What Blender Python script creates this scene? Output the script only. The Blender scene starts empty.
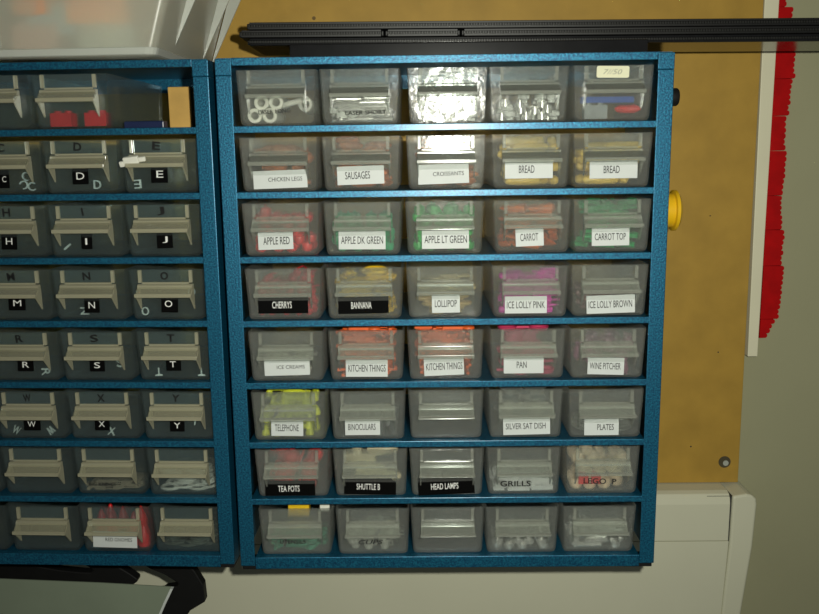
import bpy, bmesh, math, random
from mathutils import Vector, Matrix, Euler

# ------------------------------------------------------------------ camera, world, lights, exposure
scene = bpy.context.scene
COL = scene.collection
Z0 = 1.2                                   # height of the cabinets' underside above the floor
CAMP = Vector((0.1348, -0.5720, 0.2984 + Z0))
cam_data = bpy.data.cameras.new('camera'); cam = bpy.data.objects.new('camera', cam_data); COL.objects.link(cam)
cam.location = CAMP
cam.rotation_euler = Euler((1.39346, 0.01302, 0.00975), 'XYZ')
cam_data.sensor_fit = 'HORIZONTAL'; cam_data.sensor_width = 36.0; cam_data.lens = 36.0 * 830.0 / 819.0
cam_data.clip_start = 0.01
scene.camera = cam
world = bpy.data.worlds.new('world'); scene.world = world; world.use_nodes = True
world.node_tree.nodes['Background'].inputs[0].default_value = (0.80, 0.86, 0.80, 1)
world.node_tree.nodes['Background'].inputs[1].default_value = 0.07
# the camera's own flash, a little right of and above the lens
fl = bpy.data.lights.new('camera_flash', 'SPOT'); flash = bpy.data.objects.new('camera_flash', fl); COL.objects.link(flash)
fl.energy = 12.5; fl.color = (1.0, 1.0, 0.87); fl.spot_size = math.radians(122); fl.spot_blend = 1.0; fl.shadow_soft_size = 0.006
flash.location = CAMP + Vector((0.042, 0.012, 0.018))
flash.rotation_euler = (Vector((0.190, 0.0, 0.24 + Z0)) - flash.location).to_track_quat('-Z', 'Y').to_euler()
scene.view_settings.view_transform = 'Standard'; scene.view_settings.look = 'None'
scene.view_settings.gamma = 1.0; scene.view_settings.use_curve_mapping = False
scene.view_settings.exposure = 0.0
try:
    scene.cycles.transparent_max_bounces = 40; scene.cycles.max_bounces = 10
    scene.cycles.use_denoising = True
except Exception:
    pass
random.seed(7)
# ------------------------------------------------------------------ materials
def nodes(name):
    m = bpy.data.materials.new(name); m.use_nodes = True
    nt = m.node_tree; nt.nodes.clear()
    out = nt.nodes.new('ShaderNodeOutputMaterial')
    return m, nt, out
def N(nt, t, **kw):
    n = nt.nodes.new(t)
    for k, v in kw.items(): setattr(n, k, v)
    return n
def principled(name, col, rough=0.5, metal=0.0, spec=0.5, var=0.0, scale=60.0, bump=0.0, bscale=None, coat=0.0):
    m, nt, out = nodes(name)
    p = N(nt, 'ShaderNodeBsdfPrincipled')
    p.inputs['Base Color'].default_value = (*col, 1); p.inputs['Roughness'].default_value = rough
    p.inputs['Metallic'].default_value = metal; p.inputs['Specular IOR Level'].default_value = spec
    p.inputs['Coat Weight'].default_value = coat; p.inputs['Coat Roughness'].default_value = 0.1
    nt.links.new(p.outputs[0], out.inputs['Surface'])
    if var or bump:
        tc = N(nt, 'ShaderNodeTexCoord'); nz = N(nt, 'ShaderNodeTexNoise'); nz.inputs['Scale'].default_value = scale
        nz.inputs['Detail'].default_value = 4
        nt.links.new(tc.outputs['Object'], nz.inputs['Vector'])
        if var:
            r = N(nt, 'ShaderNodeValToRGB')
            r.color_ramp.elements[0].position = 0.3; r.color_ramp.elements[1].position = 0.7
            r.color_ramp.elements[0].color = (*[c * (1 - var) for c in col], 1)
            r.color_ramp.elements[1].color = (*[min(1, c * (1 + var)) for c in col], 1)
            nt.links.new(nz.outputs['Fac'], r.inputs['Fac']); nt.links.new(r.outputs['Color'], p.inputs['Base Color'])
        if bump:
            n2 = nz
            if bscale:
                n2 = N(nt, 'ShaderNodeTexNoise'); n2.inputs['Scale'].default_value = bscale
                nt.links.new(tc.outputs['Object'], n2.inputs['Vector'])
            b = N(nt, 'ShaderNodeBump'); b.inputs['Strength'].default_value = bump; b.inputs['Distance'].default_value = 0.001
            nt.links.new(n2.outputs['Fac'], b.inputs['Height']); nt.links.new(b.outputs['Normal'], p.inputs['Normal'])
    return m
def frosted(name, col, opacity=0.35, rough=0.18, edge=0.35, trans=0.45, tint=(0.93, 0.96, 0.94), gloss=1.0, bump=0.0, blur=0.0, blur_rough=0.3):
    """milky see-through plastic: part clear, part scattering, glossy on top"""
    m, nt, out = nodes(name)
    tr = N(nt, 'ShaderNodeBsdfTransparent'); tr.inputs[0].default_value = (*tint, 1)
    df = N(nt, 'ShaderNodeBsdfDiffuse'); df.inputs[0].default_value = (*col, 1)
    tl = N(nt, 'ShaderNodeBsdfTranslucent'); tl.inputs[0].default_value = (*col, 1)
    mx = N(nt, 'ShaderNodeMixShader'); mx.inputs[0].default_value = trans
    nt.links.new(df.outputs[0], mx.inputs[1]); nt.links.new(tl.outputs[0], mx.inputs[2])
    lw = N(nt, 'ShaderNodeLayerWeight'); lw.inputs['Blend'].default_value = 0.35
    ma = N(nt, 'ShaderNodeMath', operation='MULTIPLY_ADD'); ma.inputs[1].default_value = edge; ma.inputs[2].default_value = opacity
    ma.use_clamp = True
    nt.links.new(lw.outputs['Facing'], ma.inputs[0])
    m2 = N(nt, 'ShaderNodeMixShader')
    if blur:
        rf = N(nt, 'ShaderNodeBsdfRefraction'); rf.inputs['IOR'].default_value = 1.25; rf.inputs['Roughness'].default_value = blur_rough
        rf.inputs['Color'].default_value = (*tint, 1)
        mr = N(nt, 'ShaderNodeMixShader'); mr.inputs[0].default_value = blur
        nt.links.new(tr.outputs[0], mr.inputs[1]); nt.links.new(rf.outputs[0], mr.inputs[2]); tr = mr
    nt.links.new(ma.outputs[0], m2.inputs[0]); nt.links.new(tr.outputs[0], m2.inputs[1]); nt.links.new(mx.outputs[0], m2.inputs[2])
    gl = N(nt, 'ShaderNodeBsdfGlossy'); gl.inputs['Roughness'].default_value = rough; gl.inputs[0].default_value = (1, 1, 1, 1)
    fr = N(nt, 'ShaderNodeFresnel'); fr.inputs['IOR'].default_value = 1.45
    fm = N(nt, 'ShaderNodeMath', operation='MULTIPLY'); fm.inputs[1].default_value = gloss
    nt.links.new(fr.outputs[0], fm.inputs[0])
    m3 = N(nt, 'ShaderNodeMixShader')
    nt.links.new(fm.outputs[0], m3.inputs[0]); nt.links.new(m2.outputs[0], m3.inputs[1]); nt.links.new(gl.outputs[0], m3.inputs[2])
    if bump:
        tc = N(nt, 'ShaderNodeTexCoord'); nz = N(nt, 'ShaderNodeTexNoise'); nz.inputs['Scale'].default_value = 120
        nt.links.new(tc.outputs['Object'], nz.inputs['Vector'])
        b = N(nt, 'ShaderNodeBump'); b.inputs['Strength'].default_value = bump; b.inputs['Distance'].default_value = 0.001
        nt.links.new(nz.outputs['Fac'], b.inputs['Height']); nt.links.new(b.outputs['Normal'], gl.inputs['Normal'])
    nt.links.new(m3.outputs[0], out.inputs['Surface'])
    return m
def hammer_blue():
    m, nt, out = nodes('blue_hammer_paint')
    p = N(nt, 'ShaderNodeBsdfPrincipled')
    tc = N(nt, 'ShaderNodeTexCoord'); nz = N(nt, 'ShaderNodeTexNoise'); nz.inputs['Scale'].default_value = 850; nz.inputs['Detail'].default_value = 3
    nt.links.new(tc.outputs['Object'], nz.inputs['Vector'])
    r = N(nt, 'ShaderNodeValToRGB')
    r.color_ramp.elements[0].position = 0.35; r.color_ramp.elements[1].position = 0.68
    r.color_ramp.elements[0].color = (0.001, 0.062, 0.145, 1); r.color_ramp.elements[1].color = (0.010, 0.190, 0.32, 1)
    nt.links.new(nz.outputs['Fac'], r.inputs['Fac']); nt.links.new(r.outputs['Color'], p.inputs['Base Color'])
    p.inputs['Metallic'].default_value = 0.6; p.inputs['Roughness'].default_value = 0.44
    p.inputs['Coat Weight'].default_value = 0.55; p.inputs['Coat Roughness'].default_value = 0.26
    p.inputs['Specular IOR Level'].default_value = 0.6
    b = N(nt, 'ShaderNodeBump'); b.inputs['Strength'].default_value = 0.35; b.inputs['Distance'].default_value = 0.0006
    nt.links.new(nz.outputs['Fac'], b.inputs['Height']); nt.links.new(b.outputs['Normal'], p.inputs['Normal'])
    nt.links.new(p.outputs[0], out.inputs['Surface'])
    return m

M = {
 'blue': hammer_blue(),
 'drawer': frosted('drawer_plastic', (0.68, 0.70, 0.66), 0.15, 0.13, 0.14, 0.55, tint=(0.97, 0.98, 0.97), gloss=0.40, bump=0.30, blur=0.33, blur_rough=0.26),
 'drawer_clear': frosted('clear_drawer_plastic', (0.46, 0.54, 0.54), 0.055, 0.12, 0.14, 0.45, tint=(0.90, 0.95, 0.95), gloss=0.40, bump=0.15, blur=0.20, blur_rough=0.16),
 'window_clear': frosted('clear_window_plastic', (0.46, 0.54, 0.54), 0.05, 0.12, 0.10, 0.35, tint=(0.90, 0.95, 0.95), gloss=0.45),
 'handle_beige': frosted('beige_handle_plastic', (0.62, 0.58, 0.42), 0.50, 0.14, 0.20, 0.30, gloss=0.6),
 'flap_beige': frosted('beige_flap_plastic', (0.58, 0.54, 0.38), 0.30, 0.14, 0.15, 0.30, gloss=0.6),
 'window': frosted('window_plastic', (0.60, 0.63, 0.60), 0.10, 0.12, 0.10, 0.45, tint=(0.97,0.98,0.97), gloss=0.45, bump=0.2, blur=0.25, blur_rough=0.25),
 'handle': frosted('handle_plastic', (0.66, 0.66, 0.58), 0.27, 0.14, 0.20, 0.40, gloss=0.7),
 'flap': frosted('handle_flap_plastic', (0.62, 0.62, 0.54), 0.18, 0.14, 0.15, 0.40),
 'tub': frosted('tub_plastic', (0.92, 0.91, 0.78), 0.36, 0.30, 0.22, 0.35, blur=0.6, blur_rough=0.5, gloss=0.7),
 'tub_rib': frosted('tub_rib_plastic', (0.80, 0.82, 0.76), 0.75, 0.15, 0.2, 0.35),
 'board': principled('tan_board', (0.44, 0.265, 0.046), 0.55, var=0.10, scale=35, bump=0.05, bscale=500, spec=0.3),
 'wall': principled('painted_wall', (0.385, 0.375, 0.235), 0.8, var=0.04, scale=9, bump=0.06, bscale=180, spec=0.2),
 'floor': principled('floor_vinyl', (0.25, 0.24, 0.20), 0.7, var=0.1, scale=5),
 'strip': principled('cream_strip', (0.80, 0.76, 0.56), 0.5, var=0.03, scale=20),
 'unit': principled('white_casing', (0.70, 0.69, 0.53), 0.45, var=0.02, scale=14),
 'groove': principled('dark_groove', (0.03, 0.03, 0.03), 0.7),
 'red': principled('red_plastic', (0.46, 0.002, 0.003), 0.6, var=0.12, scale=90, spec=0.15),
 'black': principled('black_plastic', (0.005, 0.005, 0.005), 0.40, var=0.2, scale=120),
 'black_gloss': principled('black_gloss_plastic', (0.008, 0.008, 0.009), 0.17, spec=0.55, var=0.2, scale=120),
 'black_matt': principled('black_matt_plastic', (0.006, 0.006, 0.006), 0.6, spec=0.3, var=0.2, scale=60),
 'paper': principled('grey_sheet', (0.22, 0.26, 0.19), 0.6, var=0.05, scale=25, bump=0.1, bscale=30),
 'steel': principled('steel', (0.45, 0.45, 0.43), 0.35, 0.9, var=0.1, scale=200),
 'silver': principled('silver_plastic', (0.72, 0.72, 0.68), 0.22, 0.75, var=0.1, scale=200),
 'yellow': principled('yellow_plastic', (0.72, 0.42, 0.01), 0.3, var=0.05, scale=80),
 'label_white': principled('white_label', (0.61, 0.64, 0.63), 0.5, var=0.02, scale=100),
 'label_black': principled('black_label', (0.002, 0.002, 0.002), 0.7, var=0.1, scale=100, spec=0.05),
 'label_cream': principled('cream_label', (0.74, 0.73, 0.52), 0.6, var=0.03, scale=100),
 'ink': principled('black_ink', (0.012, 0.012, 0.012), 0.7, spec=0.2, var=0.1, scale=200),
 'grey_ink': principled('grey_ink', (0.34, 0.34, 0.26), 0.7, spec=0.2, var=0.1, scale=200),
 'white_ink': principled('white_ink', (0.80, 0.80, 0.78), 0.6, spec=0.2, var=0.03, scale=200),
}
def plastic(name, col, rough=0.35, metal=0.0):
    if name not in M: M[name] = principled(name, col, rough, metal, var=0.06, scale=150)
    return M[name]

# ------------------------------------------------------------------ mesh helpers
class MB:
    """collects shapes; build() links them as ONE mesh object"""
    def __init__(s): s.bm = bmesh.new()
    def box(s, x0, x1, y0, y1, z0, z1):
        v = [s.bm.verts.new(p) for p in ((x0,y0,z0),(x1,y0,z0),(x1,y1,z0),(x0,y1,z0),(x0,y0,z1),(x1,y0,z1),(x1,y1,z1),(x0,y1,z1))]
        for f in ((3,2,1,0),(4,5,6,7),(0,1,5,4),(1,2,6,5),(2,3,7,6),(3,0,4,7)): s.bm.faces.new([v[i] for i in f])
        return s
    def prism(s, pts, a, b, axis='x'):
        """closed 2-D outline extruded along an axis: x -> pts are (y,z), y -> (x,z), z -> (x,y)"""
        def P(p, t): return {'x': (t, p[0], p[1]), 'y': (p[0], t, p[1]), 'z': (p[0], p[1], t)}[axis]
        A = [s.bm.verts.new(P(p, a)) for p in pts]; B = [s.bm.verts.new(P(p, b)) for p in pts]
        n = len(pts)
        s.bm.faces.new(A[::-1]); s.bm.faces.new(B)
        for i in range(n): s.bm.faces.new((A[i], A[(i+1) % n], B[(i+1) % n], B[i]))
        return s
    def lathe(s, prof, seg=16, mat=None):
        """profile (r,z) turned about z"""
        T = mat or Matrix.Identity(4); rings = []
        for r, z in prof:
            if r < 1e-6: rings.append([s.bm.verts.new(T @ Vector((0, 0, z)))])
            else: rings.append([s.bm.verts.new(T @ Vector((r*math.cos(2*math.pi*k/seg), r*math.sin(2*math.pi*k/seg), z))) for k in range(seg)])
        for a, b in zip(rings, rings[1:]):
            for k in range(seg):
                k2 = (k+1) % seg
                if len(a) == 1 and len(b) == 1: continue
                if len(a) == 1: s.bm.faces.new((a[0], b[k2], b[k]))
                elif len(b) == 1: s.bm.faces.new((a[k], a[k2], b[0]))
                else: s.bm.faces.new((a[k], a[k2], b[k2], b[k]))
        for ring, rev in ((rings[0], True), (rings[-1], False)):
            if len(ring) > 1: s.bm.faces.new(ring[::-1] if rev else ring)
        return s
    def tube(s, path, radii, seg=10):
        """round tube along 3-D points, radius per point"""
        pts = [Vector(p) for p in path]
        if not hasattr(radii, '__len__'): radii = [radii]*len(pts)
        up = Vector((0.123, 0.31, 0.94)); rings = []
        for i, p in enumerate(pts):
            d = (pts[min(i+1, len(pts)-1)] - pts[max(i-1, 0)]).normalized()
            a = d.cross(up); a = a.normalized() if a.length > 1e-4 else d.orthogonal().normalized(); b = d.cross(a)
            rings.append([s.bm.verts.new(p + radii[i]*(a*math.cos(2*math.pi*k/seg) + b*math.sin(2*math.pi*k/seg))) for k in range(seg)])
        for a, b in zip(rings, rings[1:]):
            for k in range(seg): s.bm.faces.new((a[k], a[(k+1) % seg], b[(k+1) % seg], b[k]))
        s.bm.faces.new(rings[0][::-1]); s.bm.faces.new(rings[-1])
        return s
    def mesh(s, name, m, smooth=False, bevel=0.0, seg=2):
        bmesh.ops.recalc_face_normals(s.bm, faces=s.bm.faces)
        if bevel:
            es = [e for e in s.bm.edges if len(e.link_faces) == 2 and e.calc_face_angle(0) > 0.6]
            bmesh.ops.bevel(s.bm, geom=es, offset=bevel, segments=seg, affect='EDGES', clamp_overlap=True, profile=0.5)
        me = bpy.data.meshes.new(name); s.bm.to_mesh(me); s.bm.free()
        me.materials.append(m)
        if smooth:
            me.polygons.foreach_set('use_smooth', [True]*len(me.polygons))
            try: me.set_sharp_from_angle(angle=math.radians(40))
            except Exception: pass
        return me
    def build(s, name, m, parent=None, **kw):
        return obj(name, s.mesh(name, m, **kw), parent)
def obj(name, me, parent=None, loc=(0,0,0), rot=(0,0,0)):
    o = bpy.data.objects.new(name, me); COL.objects.link(o)
    o.location = loc; o.rotation_euler = rot
    if parent is not None: o.parent = parent
    return o
def tag(o, label, cat, group=None):
    o['label'] = label; o['category'] = cat
    if group: o['group'] = group
    return o
def thing(name, label, cat, loc=(0,0,0), rz=0.0, group=None):
    o = bpy.data.objects.new(name, None); COL.objects.link(o); o.empty_display_size = 0.01
    o.location = loc; o.rotation_euler = (0, 0, rz)
    return tag(o, label, cat, group)
def struct(o): o['kind'] = 'structure'; return o
def text_mesh(body, w, h, m, bold=0.0, shear=0.0):
    """flat lettering in the x-z plane, centred, exactly w x h, facing -y"""
    cu = bpy.data.curves.new('lettering', 'FONT'); cu.body = body; cu.size = 1.0; cu.resolution_u = 3; cu.offset = bold; cu.shear = shear
    ob = bpy.data.objects.new('lettering', cu); COL.objects.link(ob)
    dg = bpy.context.evaluated_depsgraph_get(); dg.update()
    me = bpy.data.meshes.new_from_object(ob.evaluated_get(dg))
    bpy.data.objects.remove(ob); bpy.data.curves.remove(cu)
    xs = [v.co.x for v in me.vertices]; ys = [v.co.y for v in me.vertices]
    x0, x1, y0, y1 = min(xs), max(xs), min(ys), max(ys)
    for v in me.vertices:
        v.co = Vector(((v.co.x-x0)/(x1-x0)*w - w/2, 0, (v.co.y-y0)/(y1-y0)*h - h/2))
    me.materials.clear(); me.materials.append(m)
    return me

# ------------------------------------------------------------------ the room: wall, floor
WALLY = 0.177
struct(MB().box(-1.6, 1.9, WALLY, WALLY+0.1, 0, 2.6).build('wall_back', M['wall']))
struct(MB().box(-1.6, 1.9, -2.2, WALLY+0.1, -0.05, 0).build('floor', M['floor']))

# tan board behind the cabinets
BOARDY = 0.165
board = thing('mounting_board', 'large tan wooden board fixed to the wall behind both cabinets', 'board', (0, BOARDY, Z0))
MB().prism([(-0.9,-0.0035),(0.4305,-0.0035),(0.4268,0.62),(-0.9,0.62)], 0, 0.012, 'y').build('panel', M['board'], board, bevel=0.0006)
for (x, z) in ((0.4168, 0.0168),):
    sc = MB().lathe([(0,0),(0.0016,0),(0.0026,-0.0010),(0.0026,-0.0018),(0,-0.0018)], 14, Matrix.Rotation(math.radians(-90), 4, 'X')).build('screw', plastic('zinc_screw', (0.42,0.44,0.38), 0.35), board, smooth=True)
    sc.location = (x, -0.0018, z)
    wa = MB().lathe([(0.0024,0),(0.0056,0),(0.0056,-0.0004),(0.0024,-0.0004)], 18, Matrix.Rotation(math.radians(-90), 4, 'X')).build('stain_ring', plastic('dark_stain', (0.075,0.062,0.03), 0.8), board)  # thin flat ring added for the dark stain round the screw
    wa.location = (x, -0.0002, z)
hl = MB().lathe([(0,0),(0.0012,0),(0.0016,-0.0008),(0,-0.0008)], 10, Matrix.Rotation(math.radians(-90), 4, 'X')).build('screw', plastic('dull_screw', (0.16,0.10,0.03), 0.8), board); hl.location = (0.048, -0.0002, 0.4165)
for (x, z, r) in ((0.4055,0.1215,0.0007),(0.385,0.032,0.0008),(0.392,0.245,0.0006)):
    d = MB().lathe([(0,0),(r,0),(r*0.7,-0.0003),(0,-0.0003)], 8, Matrix.Rotation(math.radians(-90), 4, 'X')).build('dent_mark', M['groove'], board); d.location = (x, -0.0001, z)

# cream strip along the board's free edge
tag(MB().prism([(0.4322,0.1172),(0.4410,0.1172),(0.4405,0.62),(0.4275,0.62),(0.4285,0.42)], -0.0128, 0, 'y').build('edging_strip', M['strip'], bevel=0.0006),
    'pale cream strip standing along the edge of the tan board', 'edging strip').location = (0, WALLY, Z0)

# red scalloped plates on the wall beside the strip
red_spec = [ # z top, z bottom, x left, right edge x at top and bottom
 (0.455,0.421,0.4425,0.4520,0.4500),(0.421,0.3930,0.4425,0.4560,0.4565),(0.3930,0.3618,0.4425,0.4590,0.4612),(0.3616,0.3306,0.4425,0.4598,0.4575),
 (0.3304,0.3008,0.4427,0.4560,0.4566),(0.3006,0.2617,0.4430,0.4585,0.4578),(0.2615,0.2315,0.4433,0.4560,0.4588),
 (0.2313,0.1992,0.4438,0.4614,0.4600),(0.1990,0.1505,0.4443,0.4630,0.4608),(0.1503,0.1330,0.4446,0.4585,0.4500)]
red_label = ['red scalloped plate on the wall, topmost, mostly above the picture','red bumpy plate sticking out just above the black ribbed strips','red scalloped plate directly under the black ribbed strips',
 'second red scalloped plate below the black ribbed strips','narrow red scalloped plate, third below the ribbed strips','long red scalloped plate, fourth below the ribbed strips',
 'short red scalloped plate level with the yellow magnet','wide red scalloped plate just below the yellow magnet level','longest and widest red scalloped plate near the bottom of the red column',
 'small red plate with tapering end at the foot of the red column']
for (zt, zb, xl, ra, rb), lb in zip(red_spec, red_label):
    n = max(3, round((zt - zb) / 0.0046)); pts = [(xl, zb), ]
    for i in range(n):                       # bumps down the free edge
        z_a = zb + (zt-zb)*i/n; z_b = zb + (zt-zb)*(i+1)/n; e = rb + (ra-rb)*(i+0.5)/n + random.uniform(-0.0007, 0.0007)
        for k, t in enumerate((0.04, 0.2, 0.5, 0.8, 0.96)):
            pts.append((e - (0.0012, 0.0003, 0, 0.0003, 0.0012)[k], z_a + (z_b-z_a)*t))
    pts.append((xl, zt))
    o = MB().prism(pts, -0.006, 0, 'y').build('scalloped_plate', M['red'])
    tag(o, lb, 'plate', 'red scalloped plates on the wall'); o.location = (0, WALLY, Z0)

# white unit on the wall under the board
ap = thing('wall_unit', 'off-white plastic wall unit with rounded end cap below the board', 'wall unit', (-0.0008, WALLY, Z0-0.0010))
def unit_profile(z0, z1, top):
    yf = -0.037
    if top: return [(0, z0), (yf, z0), (yf, z1-0.010), (yf+0.0012, z1-0.005), (yf+0.004, z1-0.0015), (yf+0.009, z1), (0, z1)]
    return [(0, z0), (yf, z0), (yf, z1), (0, z1)]
XG = 0.4165
MB().prism(unit_profile(-0.0486, -0.0032, True), -0.9, XG-0.0010, 'x').build('top_panel', M['unit'], ap, bevel=0.0005)
MB().prism([(-0.9,-0.60),(0.4060,-0.60),(XG-0.0038,-0.125),(XG-0.0004,-0.0492),(-0.9,-0.0492)], -0.0370, 0, 'y').build('front_panel', M['unit'], ap, bevel=0.0003)
MB().box(-0.9, 0.400, -0.034, -0.001, -0.595, -0.006).box(0.395, XG+0.0020, -0.0345, -0.001, -0.055, -0.0062).build('inner_casing', M['groove'], ap)
# end cap: rounded top corner, tapering downwards
cap = [(XG+0.0010,-0.0055),(0.4300,-0.0035),(0.4355,-0.0048),(0.4388,-0.0085),(0.4396,-0.014),(0.4380,-0.055),(0.4312,-0.122),(0.4240,-0.60),(0.4075,-0.60),(XG-0.0034,-0.125),(XG+0.0006,-0.050)]
MB().prism(cap, -0.0375, 0, 'y').build('end_cap', M['unit'], ap, bevel=0.0022, seg=3)

# ------------------------------------------------------------------ the two blue cabinets
W, H, D = 0.306, 0.3659, 0.125
ZS = [0.3212, 0.2769, 0.2323, 0.1869, 0.1418, 0.0974, 0.0541, 0.0082]
XR = {1: [0.0403, 0.0963, 0.1553, 0.2101, 0.2664], 2: [0.0401, 0.0963, 0.1541, 0.2117, 0.2672], 3: [0.0398, 0.0962, 0.1529, 0.2133, 0.2679], 4: [0.0398, 0.0964, 0.153, 0.2124, 0.2678], 5: [0.0399, 0.0966, 0.1531, 0.2114, 0.2677], 6: [0.0399, 0.0969, 0.1532, 0.2105, 0.2676], 7: [0.0407, 0.0977, 0.1535, 0.2095, 0.2665], 8: [0.0414, 0.0986, 0.1538, 0.2086, 0.2654]}
XL = {1: [None, 0.0983, 0.1533, 0.2083, None], 2: [None, None, 0.1571, 0.2121, 0.2669], 3: [None, None, 0.1565, 0.2115, 0.267], 4: [None, None, 0.1559, 0.2109, 0.267], 5: [None, None, 0.1575, 0.2125, 0.2682], 6: [None, None, 0.159, 0.214, 0.2694], 7: [None, 0.1045, 0.16, 0.215, 0.2702], 8: [None, 0.1056, 0.1611, 0.2161, 0.2709]}
TAGS = {
('R',1,1): (-0.0020,0.0094,0.0224,0.0066,'ink','LASER LONG',-0.0023,0.0217,0.0030,3),
('R',1,2): (0.0032,0.0079,0.0297,0.0066,'ink','LASER SHORT',0.0036,0.0277,0.0030,1),
('R',1,5): (-0.0007,0.0330,0.0217,0.0078,'cream','7//50',-0.0009,0.0127,0.0032,-1),
('R',2,1): (0.0001,0.0082,0.0371,0.0122,'white','CHICKEN LEGS',0.0035,0.0234,0.0028,1.5),
('R',2,2): (-0.0008,0.0103,0.0322,0.0125,'white','SAUSAGES',-0.0029,0.0171,0.0051,1.5),
('R',2,3): (-0.0018,0.0105,0.0349,0.0135,'white','CROISSANTS',0.0016,0.0212,0.0028,1.5),
('R',2,4): (-0.0011,0.0129,0.0327,0.0125,'white','BREAD',-0.0026,0.0106,0.0051,0),
('R',2,5): (0.0013,0.0120,0.0326,0.0121,'white','BREAD',-0.0000,0.0109,0.0050,0),
('R',3,1): (-0.0045,0.0106,0.0244,0.0122,'white','APPLE RED',-0.0039,0.0184,0.0052,1),
('R',3,2): (-0.0007,0.0103,0.0326,0.0127,'white','APPLE DK GREEN',-0.0007,0.0292,0.0052,-0.5),
('R',3,3): (0.0005,0.0102,0.0326,0.0130,'white','APPLE LT GREEN',0.0007,0.0295,0.0052,0),
('R',3,4): (-0.0014,0.0109,0.0194,0.0125,'white','CARROT',-0.0017,0.0124,0.0052,2),
('R',3,5): (-0.0002,0.0107,0.0259,0.0125,'white','CARROT TOP',-0.0004,0.0214,0.0048,0.5),
('R',4,1): (-0.0011,0.0106,0.0353,0.0121,'black','CHERRYS',-0.0019,0.0138,0.0049,0),
('R',4,2): (-0.0011,0.0097,0.0356,0.0119,'black','BANNANA',-0.0025,0.0144,0.0049,0.5),
('R',4,3): (0.0005,0.0101,0.0197,0.0131,'white','LOLLIPOP',0.0005,0.0155,0.0050,0.5),
('R',4,4): (-0.0027,0.0088,0.0295,0.0121,'white','ICE LOLLY PINK',-0.0027,0.0267,0.0050,0),
('R',4,5): (0.0016,0.0085,0.0339,0.0128,'white','ICE LOLLY BROWN',0.0013,0.0305,0.0050,1.5),
('R',5,1): (-0.0003,0.0104,0.0325,0.0121,'white','ICE CREAMS',0.0024,0.0200,0.0026,1),
('R',5,2): (-0.0000,0.0088,0.0300,0.0125,'white','KITCHEN THINGS',0.0002,0.0268,0.0051,-0.5),
('R',5,3): (-0.0012,0.0097,0.0285,0.0132,'white','KITCHEN THINGS',-0.0010,0.0260,0.0051,2),
('R',5,4): (-0.0026,0.0102,0.0284,0.0125,'white','PAN',-0.0040,0.0071,0.0048,0),
('R',5,5): (-0.0005,0.0089,0.0259,0.0124,'white','WINE PITCHER',-0.0010,0.0220,0.0048,-2),
('R',6,1): (-0.0019,0.0095,0.0232,0.0121,'white','TELEPHONE',-0.0022,0.0174,0.0051,-1),
('R',6,2): (-0.0042,0.0097,0.0253,0.0121,'white','BINOCULARS',-0.0047,0.0199,0.0047,0),
('R',6,4): (0.0010,0.0089,0.0339,0.0128,'white','SILVER SAT DISH',0.0003,0.0288,0.0045,1),
('R',6,5): (-0.0023,0.0080,0.0248,0.0120,'white','PLATES',0.0006,0.0119,0.0044,0),
('R',7,1): (-0.0023,0.0051,0.0368,0.0113,'black','TEA POTS',-0.0033,0.0158,0.0047,0),
('R',7,2): (-0.0005,0.0076,0.0381,0.0125,'clip','SHUTTLE B',-0.0018,0.0172,0.0046,-1.5),
('R',7,3): (-0.0005,0.0070,0.0413,0.0132,'clip','HEAD LAMPS',-0.0016,0.0201,0.0046,2.5),
('R',7,4): (-0.0055,0.0085,0.0423,0.0077,'ink','GRILLS',-0.0057,0.0223,0.0046,0),
('R',7,5): (0.0030,0.0098,0.0378,0.0100,'ink','LEGO  P',-0.0010,0.0240,0.0046,-2),
('R',8,1): (-0.0020,0.0104,0.0275,0.0064,'ink','UTENSILS',-0.0026,0.0190,0.0033,0),
('R',8,2): (-0.0016,0.0099,0.0282,0.0064,'ink','CUPS',-0.0018,0.0182,0.0036,0),
('L',2,3): (-0.0035,0.0105,0.0115,0.0124,'black','C',-0.0013,0.0029,0.0041,0),
('L',2,4): (-0.0011,0.0121,0.0114,0.0115,'black','D',-0.0011,0.0057,0.0048,0),
('L',2,5): (-0.0004,0.0127,0.0118,0.0119,'black','E',0.0000,0.0049,0.0048,0),
('L',3,3): (-0.0017,0.0115,0.0113,0.0117,'black','H',-0.0017,0.0047,0.0046,-1),
('L',3,4): (-0.0001,0.0110,0.0079,0.0109,'black','I',-0.0004,0.0014,0.0046,0),
('L',3,5): (0.0004,0.0118,0.0114,0.0119,'black','J',0.0006,0.0039,0.0046,1),
('L',4,3): (0.0009,0.0126,0.0125,0.0106,'black','M',0.0012,0.0059,0.0044,0),
('L',4,4): (0.0007,0.0108,0.0110,0.0109,'black','N',0.0006,0.0047,0.0047,0),
('L',4,5): (0.0013,0.0116,0.0121,0.0123,'black','O',0.0005,0.0054,0.0047,-1.5),
('L',5,3): (0.0011,0.0121,0.0119,0.0097,'black','R',0.0013,0.0049,0.0043,0),
('L',5,4): (-0.0008,0.0116,0.0111,0.0093,'black','S',-0.0008,0.0044,0.0043,0),
('L',5,5): (-0.0005,0.0121,0.0110,0.0096,'black','T',-0.0009,0.0044,0.0043,0),
('L',6,3): (0.0002,0.0128,0.0127,0.0096,'black','W',-0.0001,0.0060,0.0042,0),
('L',6,4): (-0.0021,0.0130,0.0112,0.0096,'black','X',-0.0024,0.0045,0.0042,0),
('L',6,5): (-0.0014,0.0122,0.0108,0.0091,'black','Y',-0.0014,0.0048,0.0042,0),
('L',7,4): (-0.0073,0.0080,0.0258,0.0071,'ink','BIG KNIVES',-0.0069,0.0205,0.0026,0),
('L',8,4): (-0.0016,0.0100,0.0338,0.0125,'white','RED GNOMES',0.0013,0.0204,0.0028,-1),
('L',8,5): (-0.0039,0.0113,0.0168,0.0064,'ink','CHAINS',-0.0039,0.0107,0.0026,0),
}

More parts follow.
